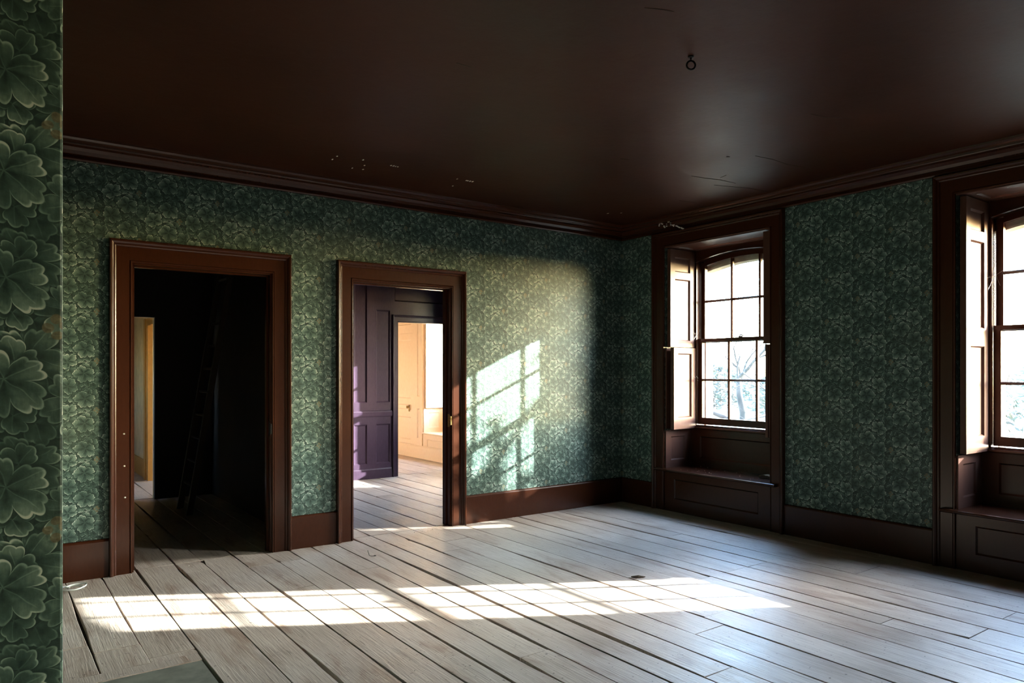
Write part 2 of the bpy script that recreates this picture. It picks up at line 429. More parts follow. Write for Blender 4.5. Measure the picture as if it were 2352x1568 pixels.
# ------------------------------------------------------------------ floors: every board an object
EDGES = [-6.3, -6.06, -5.8, -5.56, -5.33, -5.11, -4.885, -4.62, -4.435, -4.195, -3.965, -3.785, -3.595, -3.395, -3.19, -3.02,
         -2.81, -2.605, -2.352, -2.115, -1.85, -1.622, -1.462, -1.195, -.955, -.738, -.385, -.18, .0]
KNOWN = {8: [-1.06, -3.9], 9: [-.345, -1.075, -4.6], 10: [-.345, -3.3], 7: [-.25, -4.2], 12: [-2.895, -.9], 15: [-.30, -3.6], 11: [-4.2], 16: [-.8, -4.9],
         19: [-2.20, -4.7], 20: [-2.52, -5.3], 18: [-3.05, -6.], 22: [-2.52, -4.12], 23: [-2.52, -5.], 25: [-3.09, -5.6], 21: [-3.72, -1.1], 24: [-4.1, -1.5], 26: [-1.7, -4.4], 13: [-3.9], 14: [-4.8, -1.7], 17: [-3.2, -.5]}
WIDE = {-3.19: [(-1.7, -.5, .013)], -4.195: [(-1.5, -.8, .020)], -4.62: [(-.6, .06, .014)], -4.885: [(-.9, .06, .010)], -4.435: [(-2.9, -1.9, .016)], -3.785: [(-3.4, -2.1, .010)],
        -1.195: [(-4.0, -3.1, .016), (-3.0, -2.4, .012)], -.385: [(-2.1, -.9, .020)], -5.33: [(-1.87, -.2, .010)], -5.11: [(-1.87, -.3, .010)], -2.605: [(-3.6, -1.4, .006)], -3.02: [(-3.3, -2.5, .010)],
        -2.81: [(-1.1, -.3, .010)], -2.352: [(-3.9, -2.2, .006)], -.738: [(-4.2, -3.0, .008)], -3.595: [(-3.2, -2.7, .014)]}
def gapf(edge, y):           # half-gap of a board edge at y, shared by both neighbours
    r = random.Random(int(edge*1000)); a, b, c = r.uniform(0, 6), r.uniform(0, 6), r.uniform(.5, 1.3)
    g = .0028*c + .0020*math.sin(y*2.3+a) + .0016*math.sin(y*6.1+b)
    k = math.sin(y*1.05+a*3)*math.sin(y*.47+b*2)
    if k > .45: g += (k-.45)*.016
    for y0, y1, wd in WIDE.get(edge, ()):
        if y0 < y < y1: g += wd*.5*math.sin(math.pi*(y-y0)/(y1-y0))
    return max(.0009, g)
def plank(parent, x0, x1, y0, y1, rnd):
    n = max(3, min(18, int((y1-y0)/.16))); z = rnd.uniform(-.0016, .0016); tilt = rnd.uniform(-.0015, .0015)
    jit = lambda: rnd.uniform(-.0014, .0014)
    e0, e1 = rnd.uniform(.0015, .004), rnd.uniform(.0015, .004)
    L, Rr = [], []
    for i in range(n+1):
        y = y0+e0 + (y1-y0-e0-e1)*i/n
        L.append((x0+gapf(x0, y)+jit(), y)); Rr.append((x1-gapf(x1, y)+jit(), y))
    if rnd.random() < .5:     # a chipped corner
        k = rnd.choice((0, n)); c = rnd.uniform(.006, .02)
        if rnd.random() < .5: L[k] = (L[k][0]+c, L[k][1])
        else: Rr[k] = (Rr[k][0]-c, Rr[k][1])
    ch = .0022; rs = []
    for (lx, ly), (rx, ry) in zip(L, Rr):
        rs.append([(lx, ly, -.028), (lx, ly, z-tilt-ch), (lx+ch, ly, z-tilt), (rx-ch, ry, z+tilt), (rx, ry, z+tilt-ch), (rx, ry, -.028)])
    return MB().rings(rs).build('plank', M['floor'], parent)
def lay(parent, y_lo, y_hi, x_lo, x_hi, known=None, seed=1, skip=None):
    rnd = random.Random(seed)
    for i in range(len(EDGES)-1):
        a, b = EDGES[i], EDGES[i+1]
        if b <= x_lo or a >= x_hi: continue
        a2, b2 = max(a, x_lo), min(b, x_hi)
        hi = y_hi; lo = y_lo
        js = (known or {}).get(i)
        if js is None:
            js = []; y = y_hi - rnd.uniform(1.2, 4.2)
            while y > y_lo+.7: js.append(y); y -= rnd.uniform(2.4, 4.2)
        pts = [hi] + [j for j in sorted(js, reverse=True) if lo+.2 < j < hi-.1] + [lo]
        for p, q in zip(pts[:-1], pts[1:]):
            segs = [(q, p)]
            if skip and a2 < skip[1] and b2 > skip[0]:
                segs = [(max(q, s0), min(p, s1)) for s0, s1 in ((skip[3], 99), (-99, skip[2]))]
                segs = [s for s in segs if s[1]-s[0] > .06]
            for s0, s1 in segs: plank(parent, a2, b2, s0, s1, rnd)
def subfloor(name, x0, x1, y0, y1, label):
    return struct(MB().box(x0, x1+.579, y0, y1, -.2, -.030).build(name, M['sub']), label, 'floor')
floor = subfloor('floor', -6.3, 0, -8.3, .065, 'worn bare floorboards of the papered room')
lay(floor, -8.3, .065, -6.3, 0, KNOWN, 3, skip=(-5.67, -4.89, -3.90, -1.868))
fl2 = subfloor('floor_rooms_beyond', -6.3, 0, .065, 3.29, 'worn floorboards beyond the two doorways')
lay(fl2, .065, 3.29, -6.3, 0, {7: [1.2], 8: [2.1], 16: [1.3], 18: [2.4], 20: [.9]}, 5)
fl3 = subfloor('floor_farthest_room', -7.2, PEACH_X, 3.29, 8.5, 'pale floorboards in the farthest peach room and corridor')
lay(fl3, 3.29, 8.5, -6.3, 0, None, 9)
MB().box(-7.2, -6.302, 3.29, 8.5, -.03, .0).build('plank', M['floor'], fl3)
MB().box(.001, PEACH_X, 3.29, 8.5, -.03, .0).build('plank', M['floor'], fl3)
# hearth
hearth = tag(empty('hearth', (-5.3, -2.88, 0)), 'grey slate hearth slab let into the boards at bottom left', 'hearth')
def hpart(n, m, *b): o = MB().box(*b).build(n, m, hearth); o.matrix_parent_inverse = hearth.matrix_basis.inverted(); return o
hpart('slab', M['slate'], -5.67, -4.896, -3.79, -1.975, -.028, -.001)
hpart('border_board', M['floor'], -5.67, -4.893, -1.971, -1.872, -.028, .002)
hpart('border_board', M['floor'], -5.67, -4.893, -3.893, -3.794, -.028, .002)

# ------------------------------------------------------------------ cornices and skirtings
CORN = [(0, 2.908), (.022, 2.908), (.027, 2.918), (.027, 2.930), (.019, 2.934), (.019, 2.946), (.030, 2.950), (.040, 2.972), (.060, 2.990), (.086, 2.999),
        (.090, 3.006), (.104, 3.006), (.107, 3.016), (.122, 3.024), (.134, 3.036), (.138, 3.0495), (0, 3.0495)]
def run_y(prof, ys, xf):      # profile along y on a wall whose room side is -x
    mb = MB(); mb.rings([[(xf - p, y + (-p if mit else 0), z) for p, z in prof] for y, mit in ys]); return mb
def cornice_back():
    rs = [[(-6.3, -p, z) for p, z in CORN], [(-p, -p, z) for p, z in CORN]]; return MB().rings(rs)
def cornice_right():
    rs = [[(-p, -8.3, z) for p, z in CORN], [(-p, -p, z) for p, z in CORN]]; return MB().rings(rs)
struct(cornice_back().build('trim_2', M['brown']), 'dark brown moulded cornice above the two doorways', 'cornice')
cor_r = struct(cornice_right().build('trim_3', M['brown']), 'dark brown moulded cornice above the windows', 'cornice')
SK = [(0, 0), (.022, 0), (.022, .252), (.019, .262), (.012, .268), (0, .270)]
def skirt_back(x0, x1): return MB().rings([[(x0, -p, z) for p, z in SK], [(x1, -p, z) for p, z in SK]])
def skirt_right(y0, y1): return MB().rings([[(-p, y0, z) for p, z in SK], [(-p, y1, z) for p, z in SK]])
bbk = struct(empty('baseboard_back'), 'tall brown skirting boards along the doorway wall', 'baseboard')
for a, b in ((-6.3, D1[0]-.149), (D1[1]+.149, D2[0]-.149), (D2[1]+.149, 0)): skirt_back(a, b).build('skirting_board', M['brown'], bbk)
bbr = struct(empty('baseboard_right'), 'tall brown skirting boards between the windows', 'baseboard')
AW = .148
cs = sorted(WIN_Y[:3], reverse=True); ed = [-.022] + [v for c in cs for v in (c+HW+AW+.001, c-HW-AW-.001)] + [-8.3]
for i in range(0, len(ed), 2): skirt_right(ed[i+1], ed[i]).build('skirting_board', M['brown'], bbr)
MBL = MB(); MBL.box(-5.67, -5.648, -4.392, -1.45, 0, .27); MBL.box(-6.3, -5.67, -4.392, -4.37, 0, .27)
struct(MBL.build('baseboard_left', M['brown']), 'brown skirting board around the chimney breast', 'baseboard')

# ------------------------------------------------------------------ doorways
def doorway(name, a, b, top, label, metal):
    d = struct(empty(name), label, 'doorway')
    prof = ARCH; n = (0, -1, 0)
    for side in (0, 1):
        x = a if side == 0 else b; ox = -1 if side == 0 else 1
        mb = MB(); sweep(mb, prof, [((x, 0, 0), (ox, 0, 0)), ((x, 0, top), (ox, 0, 1.08))], n); mb.build('architrave_leg', M['brown'], d)
        # lining of the opening, a door stop, and the architrave on the other side
        mb = MB(); xi = x+(.012 if side == 0 else -.012)
        mb.box(x, xi, -.0005, .131, 0, top); mb.build('jamb', M['brown'], d)
        mb = MB(); mb.box(xi, xi+(.012 if side == 0 else -.012), .055, .095, 0, top-.012); mb.build('door_stop', M['brown'], d)
        MB().box(x, x-.13 if side == 0 else x+.13, .131, .150, 0, top+.14).build('rear_architrave', M['darkwall'], d)
    mb = MB(); sweep(mb, prof, [((a, 0, top), (-1, 0, 1.08)), ((b, 0, top), (1, 0, 1.08))], n); mb.build('architrave_head', M['brown'], d)
    MB().box(a, b, -.0005, .131, top-.012, top).build('head_lining', M['brown'], d)
    MB().box(a+.012, b-.012, .055, .095, top-.024, top-.012).build('door_stop', M['brown'], d)
    MB().box(a, b, .131, .150, top, top+.14).build('rear_architrave', M['darkwall'], d)
    # lock keeper on the right jamb
    mb = MB(); mb.box(b-.0135, b-.0115, .004, .034, .93, 1.05)
    mb.box(b-.0175, b-.012, -.004, .006, .945, 1.035); mb.box(b-.014, b-.006, -.0225, -.004, .95, 1.03)
    mb.build('keeper_plate', metal, d)['label'] = 'worn metal lock keeper'
    return d
door1 = doorway('door_1', *D1, DTOP, 'wide brown framed doorway into the black unlit room', M['iron'])
door2 = doorway('door_2', *D2, DTOP, 'narrower brown framed doorway with the plum and peach rooms beyond', M['brass'])
for z, dx in ((1.005, -.052), (.775, -.050), (.55, -.046)):
    mb = MB(); c = Vector((D1[0]+dx, -.0205, z)); mb.add([c+Vector((math.cos(i*1.05)*.006*(1+.3*(i % 2)), -.002 if i % 2 else .0, math.sin(i*1.05)*.006)) for i in range(6)] + [c+Vector((0, -.004, 0))], [(i, (i+1) % 6, 6) for i in range(6)]+[(5, 4, 3, 2, 1, 0)])
    mb.build('bare_chip', M['paint_white'], door1)

# ------------------------------------------------------------------ windows
def sash(win, name, x0, x1, c, hw, z0, z1, rise, stile, top, bot, mat):
    """sash frame with two glazing bars and one cross bar; panes are sub-parts"""
    mb = MB(); yi = hw-stile; zt = lambda y, zz=z1: zz + (rise*(1-((y-c)/hw)**2) if rise else 0)
    for s in (-1, 1): mb.box(x0, x1, c+s*yi, c+s*hw, z0, zt(c+s*hw) if rise else z1)
    mb.box(x0, x1, c-yi, c+yi, z0, z0+bot)
    n = 12 if rise else 1
    rs = []
    for i in range(n+1):
        y = c-yi + 2*yi*i/n; z = zt(y); rs.append([(x0, y, z-top), (x1, y, z-top), (x1, y, z), (x0, y, z)])
    mb.rings(rs)
    bw = .0125; g0 = z0+bot; gz = lambda y: zt(y)-top
    pw = (2*yi)/3; mid = g0 + (z1-top+rise*.6-g0)*.5 if rise else g0+(z1-top-g0)*.5
    fr = mb.build(name, mat, win)
    xm = (x0+x1)/2
    for s in (-1, 1):
        y = c+s*pw/2
        b = MB(); b.rings([[(x0+.002, y-.006, z), (x0+.012, y-bw, z), (x1-.004, y-bw, z), (x1-.004, y+bw, z), (x0+.012, y+bw, z), (x0+.002, y+.006, z)] for z in (g0, gz(y)+.002)])
        b.build('glazing_bar', mat, fr)
    b = MB(); b.rings([[(x0+.0025, y, mid-.004), (x0+.013, y, mid-bw), (x1-.0045, y, mid-bw), (x1-.0045, y, mid+bw), (x0+.013, y, mid+bw), (x0+.0025, y, mid+.004)] for y in (c-yi, c+yi)])
    b.build('glazing_bar', mat, fr)
    for k in range(3):
        ya = c-yi+k*pw; yb = ya+pw
        for r in range(2):
            if r == 0: pts = [(ya, g0), (yb, g0), (yb, mid), (ya, mid)]
            else: pts = [(ya, mid), (yb, mid)] + [(yb+(ya-yb)*i/4., gz(yb+(ya-yb)*i/4.)+.003) for i in range(5)]
            xg = x1-.010
            MB().rings([[(xg, y, z) for y, z in pts], [(xg+.003, y, z) for y, z in pts]]).build('pane', M['glass'], fr)
    return fr
def window(name, c, label, X=0., mat=None, casing=True, detail=1, lower_open=0., split=True, closed=0.):
    mat = mat or M['brown']; smat = M['shutter'] if mat is M['brown'] else mat
    wn = struct(empty(name), label, 'window')
    ZT = 2.755; S = .44
    if casing:
        for s in (-1, 1):
            mb = MB(); sweep(mb, ARCH, [((X, c+s*HW, 0), (0, s, 0)), ((X, c+s*HW, ZT), (0, s, 1.02))], (-1, 0, 0)); mb.build('architrave_leg', mat, wn)
        mb = MB(); sweep(mb, ARCH, [((X, c-HW, ZT), (0, -1, 1.02)), ((X, c+HW, ZT), (0, 1, 1.02))], (-1, 0, 0)); mb.build('architrave_head', mat, wn)
    # box frame: side boards, arched head, sill
    F0, F1 = X+.42, X+.545
    mb = MB()
    for s in (-1, 1):
        mb.box(F0, F1, c+s*.562, c+s*HW, .84, ZT)
        mb.box(F0-.012, F0, c+s*.552, c+s*.572, .90, 2.60)
    n = 14; rs = []
    for i in range(n+1):
        y = c-.562+1.124*i/n; z = 2.632+.066*(1-((y-c)/.56)**2); rs.append([(F0, y, z), (F1, y, z), (F1, y, ZT), (F0, y, ZT)])
    mb.rings(rs); mb.build('box_frame', mat, wn)
    mb = MB(); rs = []
    for i in range(n+1):
        y = c-.572+1.144*i/n; z = 2.624+.066*(1-((y-c)/.56)**2); rs.append([(F0-.012, y, z), (F0, y, z-.004), (F0, y, z+.016), (F0-.012, y, z+.012)])
    mb.rings(rs); mb.build('arched_bead', mat, wn)
    sash(wn, 'upper_sash', X+.490, X+.532, c, .555, 1.758, 2.622, .066, .050, .050, .036, mat)
    sash(wn, 'lower_sash', X+.440, X+.482, c, .555, .885, 1.800, 0, .052, .036, .072, mat)
    mb = MB(); mb.box(X+.425, X+.47, c-.02, c+.03, 1.800, 1.812); mb.tube([(X+.44, c-.02, 1.812), (X+.44, c, 1.824), (X+.45, c+.03, 1.822)], .006)
    mb.build('sash_catch', M['iron'], wn)
    # sill nosing, apron panel, side panels under the shutters, seat
    pr = [(X+.440, .835), (X+.392, .835), (X+.386, .842), (X+.386, .850), (X+.392, .858), (X+.436, .876), (X+.545, .884), (X+.545, .835)]
    MB().rings([[(x, y, z) for x, z in pr] for y in (c-HW, c+HW)]).build('sill', mat, wn)
    pl = lambda a, b, d: (X+.425-d, a, b)
    panelled('apron', wn, mat, c-HW, c+HW, S, .835, [(c-HW+.13, c+HW-.13, S+.085, .76)], pl)
    for s in (-1, 1):
        pp = (lambda s: lambda a, b, d: (X+a, c+s*(HW-d), b))(s)
        panelled('side_panel', wn, smat, .004, .405, S, .832, [(.085, .30, S+.075, .765)], pp, 0, .014)
    psof = lambda a, b, d: (X+b, a, ZT+.008-d)
    panelled('soffit', wn, smat, c-HW, c+HW, .004, .42, [(c-HW+.10, c+HW-.10, .09, .33)], psof, 0, .016)
    if casing: nose = c-HW-.085, c+HW+.085
    else: nose = c-HW-.02, c+HW+.02
    pr = [(X+.425, S-.026), (X-.022, S-.026), (X-.030, S-.020), (X-.032, S-.012), (X-.030, S-.004), (X-.022, S), (X+.425, S)]
    mb = MB(); mb.rings([[(x, y, z) for x, z in pr] for y in (c-HW+.001, c+HW-.001)])
    if casing:
        pr2 = [(X-.0195, S-.026), (X-.066, S-.026), (X-.074, S-.020), (X-.076, S-.012), (X-.074, S-.004), (X-.066, S), (X-.0195, S)]
        mb = MB(); mb.rings([[(x, y, z) for x, z in pr] for y in (c-HW+.001, c+HW-.001)])
        mb.rings([[(x, y, z) for x, z in pr2] for y in nose])
    mb.build('seat_board', mat, wn)
    pf = lambda a, b, d: (X+.012-d, a, b)
    panelled('seat_front', wn, mat, c-HW, c+HW, 0, S-.026, [(c-HW+.13, c+HW-.13, .13, .335)], pf, 0, .016)
    # shutters, folded back along the sides of the recess
    def leaf(s, z0, z1, ops, off, th, hinge_rot, length=.385, nm='shutter'):
        o = empty('shutter_pivot'); bpy.data.objects.remove(o)
        pp = lambda a, b, d: (-a, s*(-d), b)
        # local: hinge line at the frame side, leaf runs to -x (roomwards); face towards the window middle
        mb = MB(); panel_frame(mb, 0, length, z0, z1, ops, pp, 0, th*.75)
        mb.add([pp(0, z0, 0), pp(length, z0, 0), pp(length, z1, 0), pp(0, z1, 0)], [(0, 3, 2, 1)])
        bk = lambda a, b, d: (-a, s*(d), b)
        mb.add([bk(0, z0, th*.5), bk(length, z0, th*.5), bk(length, z1, th*.5), bk(0, z1, th*.5)], [(0, 1, 2, 3)])
        for p, q in (((0, z0), (length, z0)), ((length, z0), (length, z1)), ((length, z1), (0, z1)), ((0, z1), (0, z0))):
            mb.add([pp(*p, 0), pp(*q, 0), bk(*q, th*.5), bk(*p, th*.5)], [(0, 1, 2, 3)])
        ob = mb.build(nm, smat, wn)
        ob.location = (X+.408, c+s*(HW-off), 0); ob.rotation_euler.z = hinge_rot
        for op in ops:
            panel_fill(*op, pp, th*.75*.3+.0005).build('panel', smat, ob)
        return ob
    P1, P2, P3 = (.075, .315, 2.500, 2.655), (.075, .315, 1.775, 2.425), (.075, .315, .965, 1.640)
    for s in (1, -1):
        if not split:
            leaf(s, .845, 2.735, [P1, P2, P3], .035, .034, s*closed)
        else:
            if s == 1:
                leaf(s, 1.708, 2.735, [P1, P2], .035, .034, 0.)
                leaf(s, .845, 1.700, [P3], .046, .034, -s*lower_open*-1)
                leaf(s, .850, 1.700, [], .010, .014, 0., .40, 'inner_shutter_leaf')
            else:
                leaf(s, 1.708, 2.735, [P1, P2], .055, .034, 0., .405); leaf(s, 1.712, 2.735, [], .020, .030, 0., .405, 'inner_shutter_leaf')
                leaf(s, .845, 1.700, [P3], .052, .022, 0., .39); leaf(s, .850, 1.700, [], .022, .020, 0., .385, 'inner_shutter_leaf')
    return wn
window('window_1', WIN_Y[2], 'tall brown sash window with seat and shutters nearest the room corner', lower_open=.085)
window('window_2', WIN_Y[1], 'tall brown sash window with sunlit shutter cut by the right edge', split=False)
window('window_3', WIN_Y[0], 'tall brown sash window behind the camera with shutters pulled half across', split=False, closed=1.5)  # out of view; shutters set across it to cut light on the left
window('window_4', WIN_Y[3], 'plum framed window of the room beyond the right doorway', mat=M['purple'], split=False)
window('window_5', PEACH_Y, 'peach window recess with sunlit shutter in the farthest room', X=PEACH_X, mat=M['peach'], casing=False, split=False)
window('window_6', 6.94, 'second peach window of the farthest room', X=PEACH_X, mat=M['peach'], casing=False, split=False)

# ------------------------------------------------------------------ plum panelling and inner doorway
plum = struct(empty('trim_4'), 'plum panelling with dado rail around the inner doorway', 'panelling')
py_ = 3.22
pl = lambda a, b, d: (a, py_-d, b)
panelled('dado_panelling', plum, M['purple'], -3.48, -1.235, .135, .835,
         [(-3.38, -2.95, .20, .735), (-2.85, -2.45, .20, .735), (-2.36, -1.93, .20, .735), (-1.797, -1.612, .20, .735), (-1.477, -1.272, .20, .735)], pl, 0, .022, .018)
panelled('upper_panelling', plum, M['purple'], -3.48, -1.235, .92, 3.04,
         [(-3.38, -2.95, 1.03, 2.85), (-2.85, -2.45, 1.03, 2.85), (-2.36, -1.93, 1.03, 2.85), (-1.797, -1.612, 1.03, 2.85), (-1.477, -1.272, 1.03, 2.29)], pl, 0, .022, .018)
panelled('over_door_panelling', plum, M['purple'], -1.235, -.001, 2.237, 3.04, [(-1.20, -.10, 2.42, 2.90)], pl, 0, .022, .018)
pr = [(0, .835), (.03, .835), (.036, .85), (.040, .90), (.034, .915), (.018, .923), (0, .923)]
MB().rings([[(x, py_-p, z) for p, z in pr] for x in (-3.48, -1.235)]).build('dado_rail', M['purple'], plum)
MB().rings([[(x, py_-p, z) for p, z in [(0, 0), (.034, 0), (.034, .12), (.026, .135), (0, .137)]] for x in (-3.48, -1.235)]).build('skirting_board', M['purple'], plum)
A2 = [(u*.6, v*.9+.004) for u, v in ARCH]; A2[0] = (0, 0); A2[-1] = (A2[-1][0], 0)
for s, x in ((-1, PD[0]), (1, PD[1])):
    mb = MB(); sweep(mb, A2, [((x, py_, 0), (s, 0, 0)), ((x, py_, PD[2]), (s, 0, 1.13))], (0, -1, 0)); mb.build('architrave_leg', M['purple'], plum)
mb = MB(); sweep(mb, A2, [((PD[0], py_, PD[2]), (-1, 0, 1.13)), ((PD[1], py_, PD[2]), (1, 0, 1.13))], (0, -1, 0)); mb.build('architrave_head', M['purple'], plum)

# ------------------------------------------------------------------ peach panelling with cupboard door
pe = struct(empty('trim_5'), 'peach panelling beside the farthest window', 'panelling')
pp = lambda a, b, d: (PEACH_X-d, a, b)
panelled('pilaster', pe, M['peach'], PEACH_Y+HW+.01, 5.075, .215, 3.03, [(4.86, 4.945, .33, .83), (4.86, 4.945, 1.03, 2.85)], pp, 0, .02, .016)
panelled('wall_panelling', pe, M['peach'], 6.0, 6.94-HW-.01, .215, 3.03, [(6.08, 6.22, .33, 2.8)], pp, 0, .02, .016)
panelled('wall_panelling', pe, M['peach'], 3.34, PEACH_Y-HW-.01, .215, 3.03, [], pp, 0, .02, .016)
MB().rings([[(PEACH_X-p, y, z) for p, z in [(0, 0), (.03, 0), (.03, .19), (.022, .205), (.016, .215), (0, .215)]] for y in (3.34, 8.49)]).build('skirting_board', M['peach'], pe)
cup = struct(empty('door_3'), 'peach panelled cupboard door with small brass knob', 'door')
dl = panelled('door_leaf', cup, M['peach'], 5.085, 5.99, .22, 2.10, [(5.175, 5.90, .285, .675), (5.175, 5.90, .985, 2.0)], pp, 0, .014, .02)
MB().rings([[(PEACH_X-.0135-p, y, z) for p, z in [(0, .80), (.012, .80), (.018, .815), (.018, .87), (.012, .885), (0, .885)]] for y in (5.17, 5.985)]).build('lock_rail_moulding', M['peach'], cup)
panelled('over_panel', cup, M['peach'], 5.085, 5.99, 2.11, 3.03, [(5.175, 5.9, 2.25, 2.9)], pp, 0, .014, .02)
mb = MB(); mb.tube([(PEACH_X-.03, 5.205, .845), (PEACH_X-.05, 5.205, .845), (PEACH_X-.058, 5.205, .845), (PEACH_X-.075, 5.205, .845), (PEACH_X-.082, 5.205, .845)], [.010, .010, .024, .024, .010], 10)
mb.box(PEACH_X-.034, PEACH_X-.029, 5.185, 5.225, .77, .88)
mb.build('door_knob', M['brass'], cup, True)

# ------------------------------------------------------------------ things
# ladder leaning in the unlit room
lad = tag(empty('ladder', (-4.09, 2.22, 0)), 'wooden ladder leaning in the black room behind the left doorway', 'ladder')
def lpart(n, mb, m): o = mb.build(n, m, lad); o.matrix_parent_inverse = lad.matrix_basis.inverted(); return o
fx, tx, lz = -4.105, -3.63, 2.9
for yy in (2.0, 2.44):
    dx = tx-fx
    mb = MB(); mb.rings([[(fx-.03, yy-.02, 0), (fx+.03, yy-.02, 0), (fx+.03, yy+.02, 0), (fx-.03, yy+.02, 0)], [(tx-.03, yy-.02, lz), (tx+.025, yy-.02, lz), (tx+.025, yy+.02, lz), (tx-.03, yy+.02, lz)]])
    lpart('rail', mb, M['oldwood'])
for k in range(11):
    z = .28+.24*k; x = fx+(tx-fx)*z/lz
    lpart('rung', MB().tube([(x, 1.99, z), (x, 2.45, z)], .016, 8), M['oldwood'])

# ceiling ring hook
hx, hy = -2.42, -2.95
def on_ceiling(px, py, z=H-.002):
    d = (z-CAM_H)*FOCAL_PX/(853-py); a = math.radians(53.93); F = Vector((math.cos(a), math.sin(a), 0)); R = Vector((F.y, -F.x, 0))
    p = Vector(cam.location) + F*d + R*d*(px-1176)/FOCAL_PX; p.z = z; return p
p = on_ceiling(1587, 130)
hk = tag(empty('ceiling_hook', p), 'small black iron ring hook screwed into the ceiling', 'hook')
q = lambda x, y, z: (x, y, z)
mb = MB(); mb.tube([(0, 0, .0), (0, 0, -.022)], .005, 8); mb.tube([(0, 0, .0), (0, 0, -.006)], [.016, .012], 10); mb.build('screw_shank', M['iron'], hk, True)
mb = MB(); mb.tube([(.022*math.sin(a*math.pi/10)*.80, -.022*math.sin(a*math.pi/10)*.58, -.044+.022*math.cos(a*math.pi/10)) for a in range(21)], .0052, 8); mb.build('ring', M['iron'], hk, True)

# pale flecks painted in for glints of light reflected on the ceiling
r = random.Random(4)
for px, py in ((763, 366), (774, 359), (809, 386), (834, 367), (837, 380), (834, 389), (898, 380), (904, 381), (909, 382), (914, 383), (1040, 427), (1050, 411), (1071, 414.5), (1075, 415), (1080, 416), (1085, 417), (1396, 490), (1497, 507), (1427, 489)):
    p = on_ceiling(px, py, H-.0015); a = r.uniform(0, 6)
    mb = MB(); pts = [(p.x+math.cos(a+i*1.26)*.007*r.uniform(.6, 1.2), p.y+math.sin(a+i*1.26)*.014*r.uniform(.6, 1.2)) for i in range(5)]
    mb.rings([[(x, y, H-.0032) for x, y in pts], [(x, y, H+.0005) for x, y in pts]]); mb.build('glint_fleck', M['paint_white'], ceiling)
# hairline cracks in the ceiling paint
for pts in ([(1048, 144), (1066, 150), (1085, 155)], [(1425, 364), (1445, 367)], [(1588, 404), (1620, 409), (1655, 413), (1690, 421)], [(1655, 408), (1668, 402)], [(1735, 358), (1775, 366), (1810, 378), (1850, 384)],
            [(1560, 460), (1600, 466)], [(1668, 360), (1676, 360)], [(1480, 18), (1520, 22), (1548, 27)], [(1640, 425), (1720, 432), (1770, 441)], [(1862, 262), (1900, 270), (1960, 272)]):
    mb = MB(); P = [on_ceiling(x, y, H-.0008) for x, y in pts]
    mb.tube(P, [.0012]+[.0026]*(len(P)-2)+[.0012] if len(P) > 2 else .002, 5); mb.build('paint_crack', M['card'], ceiling)
# torn paint edge of the cornice beside the first window
mb = MB(); r = random.Random(9)
for k in range(26):
    y = -.62-.012*k + r.uniform(-.01, .01); z = 2.975+.03*math.sin(k*.7)+r.uniform(-.008, .008) if k < 18 else 2.94-.006*(k-18); x = -.055-(.02 if k < 18 else 0)
    s = r.uniform(.004, .008); mb.box(x-.004, x+.006, y-s, y+s, z-.004, z+.005)
mb.build('bare_flake', M['paint_white'], cor_r)['kind'] = 'stuff'
# curled white strip on the floor by the chimney breast
def on_floor(px, py, z=0.):
    d = (CAM_H-z)*FOCAL_PX/(py-853); a = math.radians(53.93); F = Vector((math.cos(a), math.sin(a), 0)); R = Vector((F.y, -F.x, 0))
    p = Vector(cam.location) + F*d + R*d*(px-1176)/FOCAL_PX; p.z = z; return p
c = on_floor(176, 1357)
mb = MB(); rs = []
for i in range(49):
    t = i/48*math.pi*3.2; rr = .055+.016*math.sin(t*.8)
    x = c.x + rr*1.25*math.cos(t) + .018*t/3 - .03; y = c.y + rr*math.sin(t)*.9; z = .006+.010*abs(math.sin(t*.7))+.002*t
    rs.append([(x, y, z), (x+.002*math.cos(t), y+.002*math.sin(t), z), (x+.002*math.cos(t), y+.002*math.sin(t), z+.011), (x, y, z+.011)])
mb.rings(rs); tag(mb.build('curled_strip', M['ribbon'], None, True), 'curled white plastic strip on the boards by the left skirting', 'strip')
c = on_floor(848, 1278)
mb = MB(); mb.tube([c+Vector(v) for v in ((-.012, .0, .052), (-.006, 0, .03), (0, 0, .012), (.012, -.004, .004), (.04, -.02, .003), (.055, -.01, .003), (.045, .01, .003))], .0022, 5)
tag(mb.build('bent_wire', M['iron'], None, True), 'bent piece of dark wire standing on the boards before the right doorway', 'wire')
# dry leaf on the window seat
mb = MB(); c = Vector((.20, -1.72, .4405)); pts = []
n = 10
for i in range(n+1):
    u = i/n; wd = .05*math.sin(math.pi*min(1, u*1.02+.0))**.8*(1+.15*math.sin(u*22)); y = -.085+.17*u; zc = .004+.018*math.sin(u*3.1)
    pts.append([c+Vector((-wd, y, zc+.012)), c+Vector((0, y, zc)), c+Vector((wd, y, zc+.010)), c+Vector((wd, y, zc+.0115)), c+Vector((0, y, zc+.0015)), c+Vector((-wd, y, zc+.0135))])
mb.rings(pts); tag(mb.build('dry_leaf', M['dryleaf'], None, True), 'curled dry leaf lying on the corner window seat', 'leaf')
